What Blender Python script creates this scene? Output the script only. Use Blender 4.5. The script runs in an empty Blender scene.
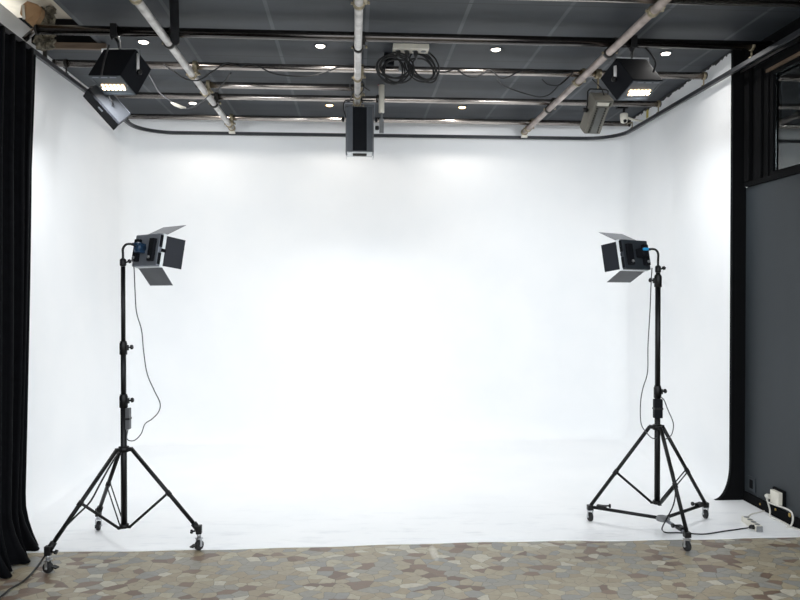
import bpy, bmesh, math, random
from mathutils import Vector, Matrix, Euler
random.seed(7)
V = Vector
S = bpy.context.scene
COL = S.collection
R = math.radians

# ------------------------------------------------------------------ camera
F = 720.0
cd = bpy.data.cameras.new('camera'); cam = bpy.data.objects.new('camera', cd); COL.objects.link(cam)
cd.sensor_width = 36; cd.lens = 36 * F / 800; cd.clip_start = .05
cam.location = (0, 0, 1.5)
cam.rotation_euler = (R(90) - math.atan(8 / F), 0, -math.atan(46 / F))
S.camera = cam
CR = cam.rotation_euler.to_matrix(); CC = V(cam.location)

def P(px, py, X=None, Y=None, Z=None):
    """point where a sight line meets a plane of the room"""
    d = CR @ V(((px - 400) / F, (300 - py) / F, -1))
    if X is not None: t = (X - CC.x) / d.x
    elif Y is not None: t = (Y - CC.y) / d.y
    else: t = (Z - CC.z) / d.z
    return CC + d * t

# ------------------------------------------------------------------ materials
def lin(c):
    return tuple(((v / 255) / 12.92 if v / 255 <= .04045 else ((v / 255 + .055) / 1.055) ** 2.4) for v in c) + (1,)

MATS = {}
def mat(name, rgb, rough=.5, metal=0, var=.12, scale=8, bump=0, emit=0, spec=.5, ecol=None, stretch=None):
    if name in MATS: return MATS[name]
    m = bpy.data.materials.new(name); m.use_nodes = True; MATS[name] = m
    nt = m.node_tree; N = nt.nodes; L = nt.links
    b = N['Principled BSDF']
    tc = N.new('ShaderNodeTexCoord'); mp = N.new('ShaderNodeMapping')
    L.new(tc.outputs['Object'], mp.inputs['Vector'])
    if stretch: mp.inputs['Scale'].default_value = stretch
    no = N.new('ShaderNodeTexNoise'); no.inputs['Scale'].default_value = scale; no.inputs['Detail'].default_value = 4
    L.new(mp.outputs[0], no.inputs['Vector'])
    cr = N.new('ShaderNodeValToRGB')
    c = lin(rgb)
    cr.color_ramp.elements[0].position = .3; cr.color_ramp.elements[1].position = .7
    cr.color_ramp.elements[0].color = tuple(x * (1 - var) for x in c[:3]) + (1,)
    cr.color_ramp.elements[1].color = tuple(min(1, x * (1 + var)) for x in c[:3]) + (1,)
    L.new(no.outputs['Fac'], cr.inputs['Fac']); L.new(cr.outputs['Color'], b.inputs['Base Color'])
    b.inputs['Roughness'].default_value = rough; b.inputs['Metallic'].default_value = metal
    b.inputs['Specular IOR Level'].default_value = spec
    if bump:
        bu = N.new('ShaderNodeBump'); bu.inputs['Strength'].default_value = bump; bu.inputs['Distance'].default_value = .01
        L.new(no.outputs['Fac'], bu.inputs['Height']); L.new(bu.outputs[0], b.inputs['Normal'])
    if emit:
        b.inputs['Emission Color'].default_value = lin(ecol or rgb); b.inputs['Emission Strength'].default_value = emit
    return m

def math_node(nt, op, a, b=None, c=None):
    n = nt.nodes.new('ShaderNodeMath'); n.operation = op
    for i, v in enumerate((a, b, c)):
        if v is None: continue
        if isinstance(v, (int, float)): n.inputs[i].default_value = v
        else: nt.links.new(v, n.inputs[i])
    return n.outputs[0]

def mix_node(nt, fac, a, b):
    n = nt.nodes.new('ShaderNodeMix'); n.data_type = 'RGBA'
    if isinstance(fac, (int, float)): n.inputs['Factor'].default_value = fac
    else: nt.links.new(fac, n.inputs['Factor'])
    for k, v in (('A', a), ('B', b)):
        s = [i for i in n.inputs if i.name == k and i.type == 'RGBA'][0]
        if isinstance(v, tuple): s.default_value = v
        else: nt.links.new(v, s)
    return [o for o in n.outputs if o.type == 'RGBA'][0]

def stone_material():
    m = bpy.data.materials.new('broken_stone_paving'); m.use_nodes = True
    nt = m.node_tree; N = nt.nodes; L = nt.links; b = N['Principled BSDF']
    tc = N.new('ShaderNodeTexCoord')
    vs = []
    nw = N.new('ShaderNodeTexNoise'); nw.inputs['Scale'].default_value = 24; nw.inputs['Detail'].default_value = 2
    L.new(tc.outputs['Object'], nw.inputs['Vector'])
    off = N.new('ShaderNodeVectorMath'); off.operation = 'MULTIPLY_ADD'      # chipped, uneven stone edges
    L.new(nw.outputs['Color'], off.inputs[0]); off.inputs[1].default_value = (.026, .026, 0); L.new(tc.outputs['Object'], off.inputs[2])
    for feat in ('F1', 'DISTANCE_TO_EDGE'):
        v = N.new('ShaderNodeTexVoronoi'); v.feature = feat; v.voronoi_dimensions = '2D'
        v.inputs['Scale'].default_value = 17; v.inputs['Randomness'].default_value = 1
        mp = N.new('ShaderNodeMapping'); mp.inputs['Rotation'].default_value = (0, 0, .3)
        mp.inputs['Scale'].default_value = (.85, 1.1, 1)
        L.new(off.outputs[0], mp.inputs[0]); L.new(mp.outputs[0], v.inputs['Vector']); vs.append(v)
    sp = N.new('ShaderNodeSeparateColor'); L.new(vs[0].outputs['Color'], sp.inputs[0])
    cr = N.new('ShaderNodeValToRGB'); cr.color_ramp.interpolation = 'CONSTANT'
    cols = [(0, (166, 156, 132)), (.15, (150, 149, 140)), (.32, (124, 104, 90)), (.41, (178, 170, 148)), (.54, (158, 146, 122)),
            (.66, (142, 144, 140)), (.78, (164, 154, 132)), (.88, (110, 90, 78)), (.94, (194, 189, 172))]
    el = cr.color_ramp.elements
    el[0].position = 0; el[0].color = lin(cols[0][1]); el[1].position = cols[1][0]; el[1].color = lin(cols[1][1])
    for p, c in cols[2:]:
        e = el.new(p); e.color = lin(c)
    L.new(sp.outputs[0], cr.inputs[0])
    no = N.new('ShaderNodeTexNoise'); no.inputs['Scale'].default_value = 40; no.inputs['Detail'].default_value = 5
    L.new(tc.outputs['Object'], no.inputs['Vector'])
    nf = math_node(nt, 'MULTIPLY_ADD', no.outputs['Fac'], .5, .02)
    c1 = mix_node(nt, nf, cr.outputs[0], lin((104, 90, 72)))
    mr = N.new('ShaderNodeMapRange'); mr.inputs['From Min'].default_value = .008; mr.inputs['From Max'].default_value = .03
    L.new(vs[1].outputs['Distance'], mr.inputs['Value'])
    c2 = mix_node(nt, mr.outputs[0], lin((104, 98, 86)), c1)
    # a pale streak mixed into the stone colour by the studio floor edge
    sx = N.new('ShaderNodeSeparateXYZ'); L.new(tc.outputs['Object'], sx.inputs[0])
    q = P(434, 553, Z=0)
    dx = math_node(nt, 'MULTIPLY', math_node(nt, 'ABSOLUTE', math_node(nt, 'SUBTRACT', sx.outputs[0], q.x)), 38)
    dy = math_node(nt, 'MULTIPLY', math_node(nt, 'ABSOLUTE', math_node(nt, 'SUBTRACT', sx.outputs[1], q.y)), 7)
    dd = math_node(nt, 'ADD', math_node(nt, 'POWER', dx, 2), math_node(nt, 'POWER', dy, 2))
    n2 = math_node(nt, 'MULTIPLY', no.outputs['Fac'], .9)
    pale_streak = math_node(nt, 'MULTIPLY', math_node(nt, 'SUBTRACT', 1.0, math_node(nt, 'MINIMUM', dd, 1)), n2)
    c3 = mix_node(nt, pale_streak, c2, lin((225, 222, 214)))
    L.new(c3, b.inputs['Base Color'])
    b.inputs['Roughness'].default_value = .42
    bu = N.new('ShaderNodeBump'); bu.inputs['Strength'].default_value = .35; bu.inputs['Distance'].default_value = .004
    L.new(mr.outputs[0], bu.inputs['Height']); L.new(bu.outputs[0], b.inputs['Normal'])
    return m

def ceiling_material():
    m = bpy.data.materials.new('black_ceiling_tiles'); m.use_nodes = True
    nt = m.node_tree; N = nt.nodes; L = nt.links; b = N['Principled BSDF']
    g = N.new('ShaderNodeNewGeometry'); s = N.new('ShaderNodeSeparateXYZ'); L.new(g.outputs['Position'], s.inputs[0])
    def line(out, off, step, w):
        fr = math_node(nt, 'PINGPONG', math_node(nt, 'SUBTRACT', out, off), step / 2)
        return math_node(nt, 'LESS_THAN', fr, w)
    lx = line(s.outputs[0], .70 - 6.15, .615, .012)
    ly = line(s.outputs[1], 4.30 - 5.3, .53, .006)
    no = N.new('ShaderNodeTexNoise'); no.inputs['Scale'].default_value = 2.2; no.inputs['Detail'].default_value = 5
    mp = N.new('ShaderNodeMapping'); mp.inputs['Scale'].default_value = (.5, 2.2, 1)
    L.new(g.outputs['Position'], mp.inputs[0]); L.new(mp.outputs[0], no.inputs['Vector'])
    cr = N.new('ShaderNodeValToRGB'); cr.color_ramp.elements[0].position = .35; cr.color_ramp.elements[1].position = .68
    cr.color_ramp.elements[0].color = lin((32, 37, 42)); cr.color_ramp.elements[1].color = lin((48, 53, 59))
    L.new(no.outputs['Fac'], cr.inputs[0])
    c = mix_node(nt, lx, cr.outputs[0], lin((74, 78, 83)))
    c = mix_node(nt, ly, c, lin((24, 26, 29)))
    L.new(c, b.inputs['Base Color']); b.inputs['Roughness'].default_value = .55
    return m

def wall_white_material(name='white_studio_paint', ragged=False, floor=False):
    m = bpy.data.materials.new(name); m.use_nodes = True
    nt = m.node_tree; N = nt.nodes; L = nt.links; b = N['Principled BSDF']
    g = N.new('ShaderNodeNewGeometry'); s = N.new('ShaderNodeSeparateXYZ'); L.new(g.outputs['Position'], s.inputs[0])
    no = N.new('ShaderNodeTexNoise'); no.inputs['Scale'].default_value = 1.6; no.inputs['Detail'].default_value = 5
    L.new(g.outputs['Position'], no.inputs['Vector'])
    cr = N.new('ShaderNodeValToRGB'); cr.color_ramp.elements[0].position = .3; cr.color_ramp.elements[1].position = .62
    cr.color_ramp.elements[0].color = lin((238, 240, 242)) if not floor else lin((238, 240, 242))
    cr.color_ramp.elements[1].color = lin((243, 244, 245))
    L.new(no.outputs['Fac'], cr.inputs[0]); out = cr.outputs[0]
    if floor:                                                # scuffs left by wheels and shoes
        n2 = N.new('ShaderNodeTexNoise'); n2.inputs['Scale'].default_value = 5; n2.inputs['Detail'].default_value = 8; n2.inputs['Roughness'].default_value = .7
        mp = N.new('ShaderNodeMapping'); mp.inputs['Scale'].default_value = (.6, 2.2, 1); mp.inputs['Rotation'].default_value = (0, 0, .4)
        L.new(g.outputs['Position'], mp.inputs[0]); L.new(mp.outputs[0], n2.inputs['Vector'])
        r2 = N.new('ShaderNodeMapRange'); r2.inputs['From Min'].default_value = .52; r2.inputs['From Max'].default_value = .72
        r2.inputs['To Max'].default_value = .3
        L.new(n2.outputs['Fac'], r2.inputs['Value'])
        r3 = N.new('ShaderNodeMapRange'); r3.inputs['From Min'].default_value = 5.3; r3.inputs['From Max'].default_value = 4.5
        L.new(s.outputs[1], r3.inputs['Value'])
        out = mix_node(nt, math_node(nt, 'MULTIPLY', r2.outputs[0], r3.outputs[0]), out, lin((168, 174, 184)))
    if ragged:                                               # black ceiling paint brushed raggedly over the top
        n3 = N.new('ShaderNodeTexNoise'); n3.inputs['Scale'].default_value = 14; n3.inputs['Detail'].default_value = 3
        L.new(g.outputs['Position'], n3.inputs['Vector'])
        z = math_node(nt, 'MULTIPLY_ADD', n3.outputs['Fac'], .09, s.outputs[2])
        out = mix_node(nt, math_node(nt, 'GREATER_THAN', z, 3.252), out, lin((34, 35, 38)))
    L.new(out, b.inputs['Base Color']); b.inputs['Roughness'].default_value = .38 if floor else .6
    return m

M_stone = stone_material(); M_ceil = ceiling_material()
M_white = wall_white_material(); M_whiter = wall_white_material('white_studio_paint_ragged_top', ragged=True)
M_wfloor = wall_white_material('white_studio_floor_paint', floor=True)
M_velvet = mat('black_velvet', (12, 13, 16), .95, spec=.1, var=.2, scale=20)
M_blackm = mat('black_painted_metal', (9, 9, 11), .42, .2, spec=.4)
M_blackbox = mat('black_lamp_housing', (17, 19, 24), .75, spec=.15)
M_blackp = mat('black_pipe_paint', (92, 88, 86), .2, .95)
M_steel = mat('dull_steel_pipe', (176, 168, 162), .27, 1, var=.3, scale=6, stretch=(1, 6, 6))
M_galv = mat('galvanised_pipe', (200, 197, 194), .45, .45, var=.2, scale=14)
M_galvr = mat('brownish_galvanised_pipe', (172, 160, 154), .5, .45, var=.25, scale=12)
M_clamp = mat('aged_clamp_steel', (150, 140, 118), .45, .7, var=.35, scale=40)
M_clampd = mat('dark_clamp_steel', (48, 46, 44), .45, .6, var=.4, scale=40)
M_rail = mat('dark_grey_rail', (56, 58, 62), .4, .5)
M_dwall = mat('charcoal_wall_paint', (39, 45, 50), .6, var=.16, scale=1.8, bump=.05, stretch=(1, 1, .35))
M_dtrim = mat('black_trim_paint', (10, 11, 13), .8, spec=.1)
M_brown = mat('brown_edge_metal', (110, 92, 74), .5, .4)
M_plaster = mat('cream_plaster', (226, 216, 198), .9, var=.12, scale=9, bump=.3)
M_card = mat('brown_cardboard', (168, 134, 98), .85, var=.18, scale=7)
M_wool = mat('grey_mineral_wool', (120, 114, 100), 1, var=.75, scale=24, bump=1)
M_timber = mat('weathered_timber', (112, 96, 82), .7, var=.35, scale=12, stretch=(.4, 3, 3))
M_cable = mat('black_rubber_cable', (11, 11, 13), .5)
M_cableg = mat('grey_thin_cable', (70, 70, 74), .5)
M_wcord = mat('off_white_cord', (205, 203, 196), .5)
M_wplast = mat('off_white_plastic', (214, 210, 198), .45)
M_gplast = mat('grey_plastic', (120, 122, 124), .5)
M_panelg = mat('grey_panel_metal', (132, 137, 146), .42, .5)
M_paneld = mat('dark_panel_metal', (62, 68, 74), .42, .4)
M_blue = mat('dark_blue_plastic', (18, 50, 78), .4)
M_lblue = mat('bright_blue_plastic', (44, 160, 222), .35)
M_door = mat('barn_door_black', (26, 30, 40), .5, .2)
M_doorg = mat('barn_door_grey', (100, 102, 106), .5, .4)
M_diff = mat('white_diffuser', (235, 240, 245), .4)
M_chrome = mat('bright_steel', (200, 202, 205), .28, .9)
M_fork = mat('caster_fork_steel', (190, 192, 196), .3, .9)
M_rub = mat('black_caster_rubber', (26, 26, 28), .7)
M_fgrey = mat('flood_lamp_grey', (112, 110, 102), .5, .3, var=.12)
M_fdark = mat('flood_lamp_charcoal', (50, 52, 56), .7, .0, spec=.2)
M_led = mat('led_chip_glow', (255, 226, 190), emit=1.7, ecol=(255, 222, 180))
M_lampw = mat('downlight_warm_glow', (255, 214, 150), emit=10, ecol=(255, 205, 140))
M_lampc = mat('downlight_white_glow', (255, 244, 230), emit=12, ecol=(255, 240, 222))
M_brass = mat('brass', (190, 160, 90), .35, .9)
M_yel = mat('yellow_label', (196, 180, 96), .6)
M_lens = mat('lamp_lens_glass', (200, 204, 206), .15)

gl = bpy.data.materials.new('window_glass'); gl.use_nodes = True
_b = gl.node_tree.nodes['Principled BSDF']
_b.inputs['Base Color'].default_value = (.75, .85, .86, 1); _b.inputs['Roughness'].default_value = .02
_b.inputs['Transmission Weight'].default_value = 1; _b.inputs['IOR'].default_value = 1.5

# ------------------------------------------------------------------ mesh helpers
def quad_box(bm, M, sx, sy, sz, bev=0):
    """box of size sx,sy,sz centred on the matrix M"""
    r = bmesh.ops.create_cube(bm, size=1, matrix=M @ Matrix.Diagonal((sx, sy, sz, 1)))
    if bev:
        es = list({e for v in r['verts'] for e in v.link_edges})
        bmesh.ops.bevel(bm, geom=es, offset=bev, segments=2, affect='EDGES', profile=.7)

def T(x, y=0, z=0): return Matrix.Translation(V((x, y, z)) if not isinstance(x, Vector) else x)
def box(bm, x0, x1, y0, y1, z0, z1, bev=0, M=Matrix()):
    quad_box(bm, M @ T((x0 + x1) / 2, (y0 + y1) / 2, (z0 + z1) / 2), x1 - x0, y1 - y0, z1 - z0, bev)

def tube(bm, pts, r, n=12, cap=True, closed=False):
    pts = [V(p) for p in pts]
    k = len(pts); rs = r if isinstance(r, (list, tuple)) else [r] * k
    t0 = (pts[1] - pts[0]).normalized()
    up = V((0, 0, 1)) if abs(t0.z) < .9 else V((1, 0, 0))
    a = t0.cross(up).normalized(); rings = []
    for i, p in enumerate(pts):
        if closed: t = (pts[(i + 1) % k] - pts[i - 1]).normalized()
        elif i == 0: t = t0
        elif i == k - 1: t = (pts[-1] - pts[-2]).normalized()
        else: t = ((pts[i + 1] - p).normalized() + (p - pts[i - 1]).normalized()).normalized()
        a = (a - t * a.dot(t)).normalized(); b = t.cross(a)
        rings.append([bm.verts.new(p + (a * math.cos(2 * math.pi * j / n) + b * math.sin(2 * math.pi * j / n)) * rs[i]) for j in range(n)])
    m = k if closed else k - 1
    for i in range(m):
        A_, B_ = rings[i], rings[(i + 1) % k]
        for j in range(n):
            f = bm.faces.new((A_[j], A_[(j + 1) % n], B_[(j + 1) % n], B_[j])); f.smooth = True
    if cap and not closed:
        bm.faces.new(rings[0][::-1]); bm.faces.new(rings[-1])

def lathe(bm, prof, M=Matrix(), n=24):
    """prof: (radius, height) pairs turned about the local z axis"""
    rings = [[bm.verts.new(M @ V((r * math.cos(2 * math.pi * j / n), r * math.sin(2 * math.pi * j / n), z))) for j in range(n)] for r, z in prof]
    for A_, B_ in zip(rings, rings[1:]):
        for j in range(n):
            bm.faces.new((A_[j], A_[(j + 1) % n], B_[(j + 1) % n], B_[j])).smooth = True
    bm.faces.new(rings[0][::-1]); bm.faces.new(rings[-1])

def axisM(p, d):
    """matrix at p whose z axis points along d"""
    return T(V(p)) @ V(d).to_track_quat('Z', 'Y').to_matrix().to_4x4()

def smooth(pts, k=8):
    pts = [V(p) for p in pts]; out = []
    q = [pts[0] * 2 - pts[1]] + pts + [pts[-1] * 2 - pts[-2]]
    for i in range(1, len(q) - 2):
        for j in range(k):
            t = j / k; a, b, c, d = q[i - 1:i + 3]
            out.append(.5 * ((2 * b) + (c - a) * t + (2 * a - 5 * b + 4 * c - d) * t * t + (3 * b - a - 3 * c + d) * t ** 3))
    out.append(pts[-1]); return out

MW = {}
def mesh(name, bm, m, parent=None, world=True, auto=True):
    bmesh.ops.recalc_face_normals(bm, faces=bm.faces[:])
    me = bpy.data.meshes.new(name); bm.to_mesh(me); bm.free()
    if m is not None: me.materials.append(m)
    o = bpy.data.objects.new(name, me); COL.objects.link(o)
    if parent is not None:
        if world: me.transform(MW[parent].inverted())
        o.parent = parent; MW[o] = MW[parent].copy()
    else: MW[o] = Matrix()
    return o

def part(name, m, parent, fn, world=True):   # one part or thing, one mesh
    bm = bmesh.new(); fn(bm); return mesh(name, bm, m, parent, world)

def thing(name, label, cat, loc=(0, 0, 0), rot=(0, 0, 0), group=None):
    o = bpy.data.objects.new(name, None); COL.objects.link(o); o.empty_display_size = .1
    o.location = loc; o.rotation_euler = rot
    MW[o] = T(V(loc)) @ Euler(rot).to_matrix().to_4x4()
    return tag(o, label, cat, group)

def tag(o, label, cat, group=None):
    o['label'] = label; o['category'] = cat
    if group: o['group'] = group
    return o

def single(name, label, cat, m, fn, group=None):
    return tag(part(name, m, None, fn), label, cat, group)

def struct(name, m, fn):
    o = part(name, m, None, fn); o['kind'] = 'structure'; return o

def dup(root, loc, rot, label, group=None):
    def cp(o, par):
        c = o.copy(); COL.objects.link(c); c.parent = par
        for ch in list(o.children): cp(ch, c)
        return c
    r = cp(root, None); r.location = loc; r.rotation_euler = rot; r['label'] = label
    if group: r['group'] = group
    return r

# ------------------------------------------------------------------ the room
ZC = 3.23                       # ceiling
XR = 2.80                       # right wall
YB = 7.22                       # back wall
YE = 4.245                      # front edge of the white floor
LX0, LX1 = -2.20, -2.25         # left wing (front, back)
RX0, RX1 = 2.70, 2.76           # right wing
YRW = 5.02

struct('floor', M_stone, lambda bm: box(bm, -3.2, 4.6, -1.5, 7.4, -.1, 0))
def wf(bm):                     # painted floor with a slightly wavering front edge
    n = 60; top = []; bot = []
    for i in range(n + 1):
        x = -2.3 + (XR + 2.3) * i / n
        y = YE + .012 * math.sin(x * 2.1) + .005 * math.sin(x * 11) - .012 * (x > 1.4)
        top.append(bm.verts.new((x, y, .006))); bot.append(bm.verts.new((x, y, 0)))
    bt = [bm.verts.new((-2.3 + (XR + 2.3) * i / n, YB, .006)) for i in range(n + 1)]
    for i in range(n):
        bm.faces.new((top[i], top[i + 1], bt[i + 1], bt[i])); bm.faces.new((bot[i], bot[i + 1], top[i + 1], top[i]))
struct('floor', M_wfloor, wf)

def cyc_path(off):
    """plan of the wings and back wall, moved inward by off; corner arcs stay clean"""
    rc = .16; pts = []
    pts.append(V((LX0 + off, 1.6, 0)))
    cl = V((LX1 + rc, YB - rc, 0)); cr_ = V((RX1 - rc, YB - rc, 0)); r = rc - off
    for i in range(9):
        a = math.pi - i / 8 * math.pi / 2; pts.append(cl + V((math.cos(a), math.sin(a), 0)) * r)
    for i in range(9):
        a = math.pi / 2 - i / 8 * math.pi / 2; pts.append(cr_ + V((math.cos(a), math.sin(a), 0)) * r)
    pts.append(V((RX0 - off, YRW, 0))); return pts
FH, FV = .115, .25              # sweep where the wall meets the floor
levels = [(FH * (1 - math.sin(a)), .0065 + FV * (1 - math.cos(a))) for a in [math.pi / 2 * (1 - 0) * 0 + math.pi / 2 * k / 10 for k in range(11)]]
levels = [(FH * (1 - math.sin(math.pi / 2 * k / 10)), .0065 + FV * (1 - math.cos(math.pi / 2 * k / 10))) for k in range(11)]
def cyc_piece(i0, i1, tops):
    def fn(bm):
        rows = []
        for off, z in levels + [(0, z) for z in tops]:
            rows.append([bm.verts.new(V((p.x, p.y, z))) for p in cyc_path(off)[i0:i1 + 1]])
        for a, b in zip(rows, rows[1:]):
            for j in range(len(a) - 1):
                bm.faces.new((a[j], a[j + 1], b[j + 1], b[j])).smooth = True
    return fn
struct('wall_left', M_white, cyc_piece(0, 1, [1.2, 2.4, 3.325]))
struct('wall_back', M_whiter, cyc_piece(1, 18, [1.2, 2.4, ZC]))
struct('wall_right', M_whiter, cyc_piece(18, 19, [1.2, 2.4, ZC]))

def endcap(bm):                 # black end of the right wing, following its sweep
    prof = [(RX0 - o, z) for o, z in levels] + [(RX0, ZC), (XR, ZC), (XR, .0065)]
    fr = [bm.verts.new((x, YRW - .03, z)) for x, z in prof]; bk = [bm.verts.new((x, YRW, z)) for x, z in prof]
    bm.faces.new(fr); bm.faces.new(bk[::-1])
    for i in range(len(fr)):
        j = (i + 1) % len(fr); bm.faces.new((fr[i], fr[j], bk[j], bk[i]))
struct('trim_1', M_dtrim, endcap)

# ceiling: one tiled field, and the tiles left of it beyond the broken corner
HX, HY = -1.78, 5.17
def ceil(bm):
    box(bm, HX, 4.6, 1.9, YB + .1, ZC, ZC + .03)
    box(bm, -2.32, HX, HY + .03, YB + .1, ZC, ZC + .03)
struct('ceiling', M_ceil, ceil)
struct('ceiling', M_plaster, lambda bm: box(bm, -3.6, HX + .04, 1.2, HY, 3.40, 3.44))
def fascia(bm):
    box(bm, -3.6, HX + .03, HY - .001, HY + .029, ZC - .002, 3.40)
    box(bm, HX + .004, HX + .03, 1.2, HY, ZC + .031, 3.40)
struct('trim_2', M_dtrim, fascia)

# right side: charcoal partition, window above it, dark room behind the glass
zs = P(748, 183, X=XR).z
yg1 = P(774, 120, X=XR).y + .07
struct('wall_right', M_dwall, lambda bm: box(bm, XR, XR + .08, 2.4, YRW, 0, zs - .03))
struct('trim_3', M_dtrim, lambda bm: box(bm, XR - .02, XR + .1, 2.4, YRW - .032, zs - .028, zs + .005, .003))
struct('trim_4', M_dtrim, lambda bm: (box(bm, XR, XR + .1, yg1, YRW, zs + .006, ZC), box(bm, XR - .03, XR - .001, YRW - .11, YRW - .05, zs + .006, ZC, .004),
                                      box(bm, XR - .018, XR - .001, YRW - .24, YRW - .17, zs + .006, 3.03, .004)))
struct('trim_5', M_dtrim, lambda bm: box(bm, XR, XR + .1, 2.4, yg1 - .001, 3.0, ZC))
struct('trim_6', M_brown, lambda bm: box(bm, XR - .02, XR - .001, 2.4, YRW - .3, 2.985, 3.005, .003))
struct('baseboard_right', M_dtrim, lambda bm: box(bm, XR - .014, XR - .0005, 2.4, YRW - .032, .007, .075, .003))
wroot = bpy.data.objects.new('window_1', None); COL.objects.link(wroot); wroot['kind'] = 'structure'; MW[wroot] = Matrix()
part('window_frame', M_dtrim, wroot, lambda bm: (box(bm, XR + .01, XR + .06, yg1 - .04, yg1 - .001, zs + .006, 2.999),
     box(bm, XR + .01, XR + .06, 2.4, yg1 - .04, zs + .006, zs + .035), box(bm, XR + .01, XR + .06, 2.4, yg1 - .04, 2.965, 2.999)))
part('window_pane', gl, wroot, lambda bm: box(bm, XR + .03, XR + .038, 2.4, yg1 - .041, zs + .036, 2.964))
struct('wall_right', M_dwall, lambda bm: (box(bm, 4.5, 4.6, 2.4, YRW, 0, ZC), box(bm, XR + .11, 4.5, YRW - .04, YRW, 0, ZC), box(bm, XR + .11, 4.5, 2.4, 2.44, 0, ZC)))

# ------------------------------------------------------------------ broken ceiling corner
def card(bm):                   # curled sheet of cardboard hanging from the hole
    base = P(31, 15, Y=4.62)
    rim = [(20, 14), (21, 6), (27, 1), (37, 4), (41.5, 8), (41, 14), (37, 21), (33, 27), (26, 21)]
    f = [bm.verts.new(P(x, y, Y=4.62 + .02 * math.sin(i * 2))) for i, (x, y) in enumerate(rim)]
    b = [bm.verts.new(P(x, y, Y=4.62 + .02 * math.sin(i * 2)) + V((0, .05, 0))) for i, (x, y) in enumerate(rim)]
    bm.faces.new(f); bm.faces.new(b[::-1])
    for i in range(len(f)):
        j = (i + 1) % len(f); bm.faces.new((f[i], f[j], b[j], b[i]))
o = single('cardboard_flap', 'rounded brown cardboard flap in the broken ceiling corner above the curtain', 'cardboard', M_card, card)
single('cardboard_sheet', 'flat brown cardboard sheet against the slab in the far upper left corner', 'cardboard', M_card,
       lambda bm: box(bm, -2.9, -2.06, 3.2, 4.52, 3.37, 3.398))
single('wood_batten', 'short pale batten upright beside the brown cardboard flap', 'batten', M_wplast,
       lambda bm: tube(bm, [P(22.8, 5, Y=4.57), P(24, 19, Y=4.57)], .009, 4))
def wool(bm):
    for k in range(110):
        u = random.random()
        c = P(38.5 + 14 * random.random(), 10 + 38 * u, Y=4.86 + random.uniform(0, .16))
        c.x = max(c.x, -2.12)
        s = random.uniform(.009, .026)
        r = bmesh.ops.create_icosphere(bm, subdivisions=2, radius=s, matrix=T(c) @ Euler((random.random() * 3, random.random() * 3, 0)).to_matrix().to_4x4() @ Matrix.Diagonal((1, random.uniform(.5, 1), random.uniform(.6, 1.5), 1)))
        for v in r['verts']: v.co += V([random.uniform(-.011, .011) for _ in range(3)])
single('insulation_wad', 'ragged grey mineral wool spilling down from the broken ceiling corner', 'insulation', M_wool, wool)
single('timber_batten', 'weathered brown batten across the far edge of the ceiling hole', 'batten', M_timber,
       lambda bm: box(bm, -2.17, -1.72, HY - .032, HY - .004, 3.185, 3.228, .003))
single('bracket_strap', 'thin dark upright strap at the left end of the ceiling hole batten', 'strap', M_clampd,
       lambda bm: box(bm, -2.17, -2.145, 5.2, 5.215, 3.13, 3.226))

# ------------------------------------------------------------------ pipes
ZH, ZD = 3.137, 3.085
def pipe(name, label, m, a, b, r, group):
    t = thing(name, label, 'pipe', (V(a) + V(b)) / 2, group=group)
    part('tube', m, t, lambda bm: tube(bm, [a, b], r, 20))
    d = (V(b) - V(a)).normalized()
    for p, s in ((a, 1), (b, -1)):
        part('end_rim', M_clampd, t, lambda bm: lathe(bm, [(r + .002, -.001), (r + .002, .012), (r * .8, .0125)], axisM(V(p) - d * s * .002, d * s), 20))
    return t
cross = [('nearest', 3.94, -2.0, 2.75, .024, M_steel), ('thick black', 4.655, -1.98, 2.79, .030, M_blackp), ('third', 5.315, -2.14, 2.66, .026, M_steel),
         ('short fourth', 5.79, -1.24, .08, .025, M_steel), ('fifth', 6.13, -2.15, 2.66, .025, M_steel), ('rearmost', 6.87, -2.15, 2.68, .025, M_steel)]
lab = {'nearest': 'dull steel crosswise ceiling pipe nearest the viewer, at the top picture edge',
       'thick black': 'thick black crosswise ceiling pipe with a pale underside at the front of the grid',
       'third': 'steel crosswise pipe just behind the thick black pipe, with thin cable wound on it',
       'short fourth': 'short steel crosswise pipe between the left and middle lengthwise pipes',
       'fifth': 'steel crosswise pipe behind the short one, passing the central lamp head',
       'rearmost': 'rearmost steel crosswise pipe, just above the back curtain rail'}
for n, y, x0, x1, r, m in cross:
    pipe('ceiling_pipe', lab[n], m, (x0, y, ZH + (r - .026)), (x1, y, ZH + (r - .026)), r, 'crosswise pipes of the ceiling grid')
runs = [('left', -1.176, M_galv), ('middle', .028, M_galv), ('right', 1.687, M_galvr)]
for n, x, m in runs:
    pipe('ceiling_pipe', {'left': 'pale galvanised lengthwise pipe on the left, slanting down towards the back wall',
                          'middle': 'pale galvanised lengthwise pipe in the middle, running to the central lamp',
                          'right': 'brownish galvanised lengthwise pipe on the right, by the grey flood lamp'}[n],
         m, (x, 3.2, ZD), (x, 7.09, ZD), .0245, 'lengthwise pipes of the ceiling grid')
single('stub_pipe', 'thick black stub pipe running towards the viewer from the left pipe crossing', 'pipe', M_velvet,
       lambda bm: tube(bm, [P(175.3, 41, Y=4.6), P(174.6, 20, Z=3.105), P(173.6, -10, Z=3.145), P(172, -70, Z=3.19)], .026, 16))
single('pipe_elbow', 'short black elbow joining the thick black pipe to the curtain rail', 'pipe', M_blackp,
       lambda bm: tube(bm, [(-1.965, 4.655, 3.14), (-1.995, 4.652, 3.13), (-2.052, 4.65, 3.074)], .018, 10))

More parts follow.
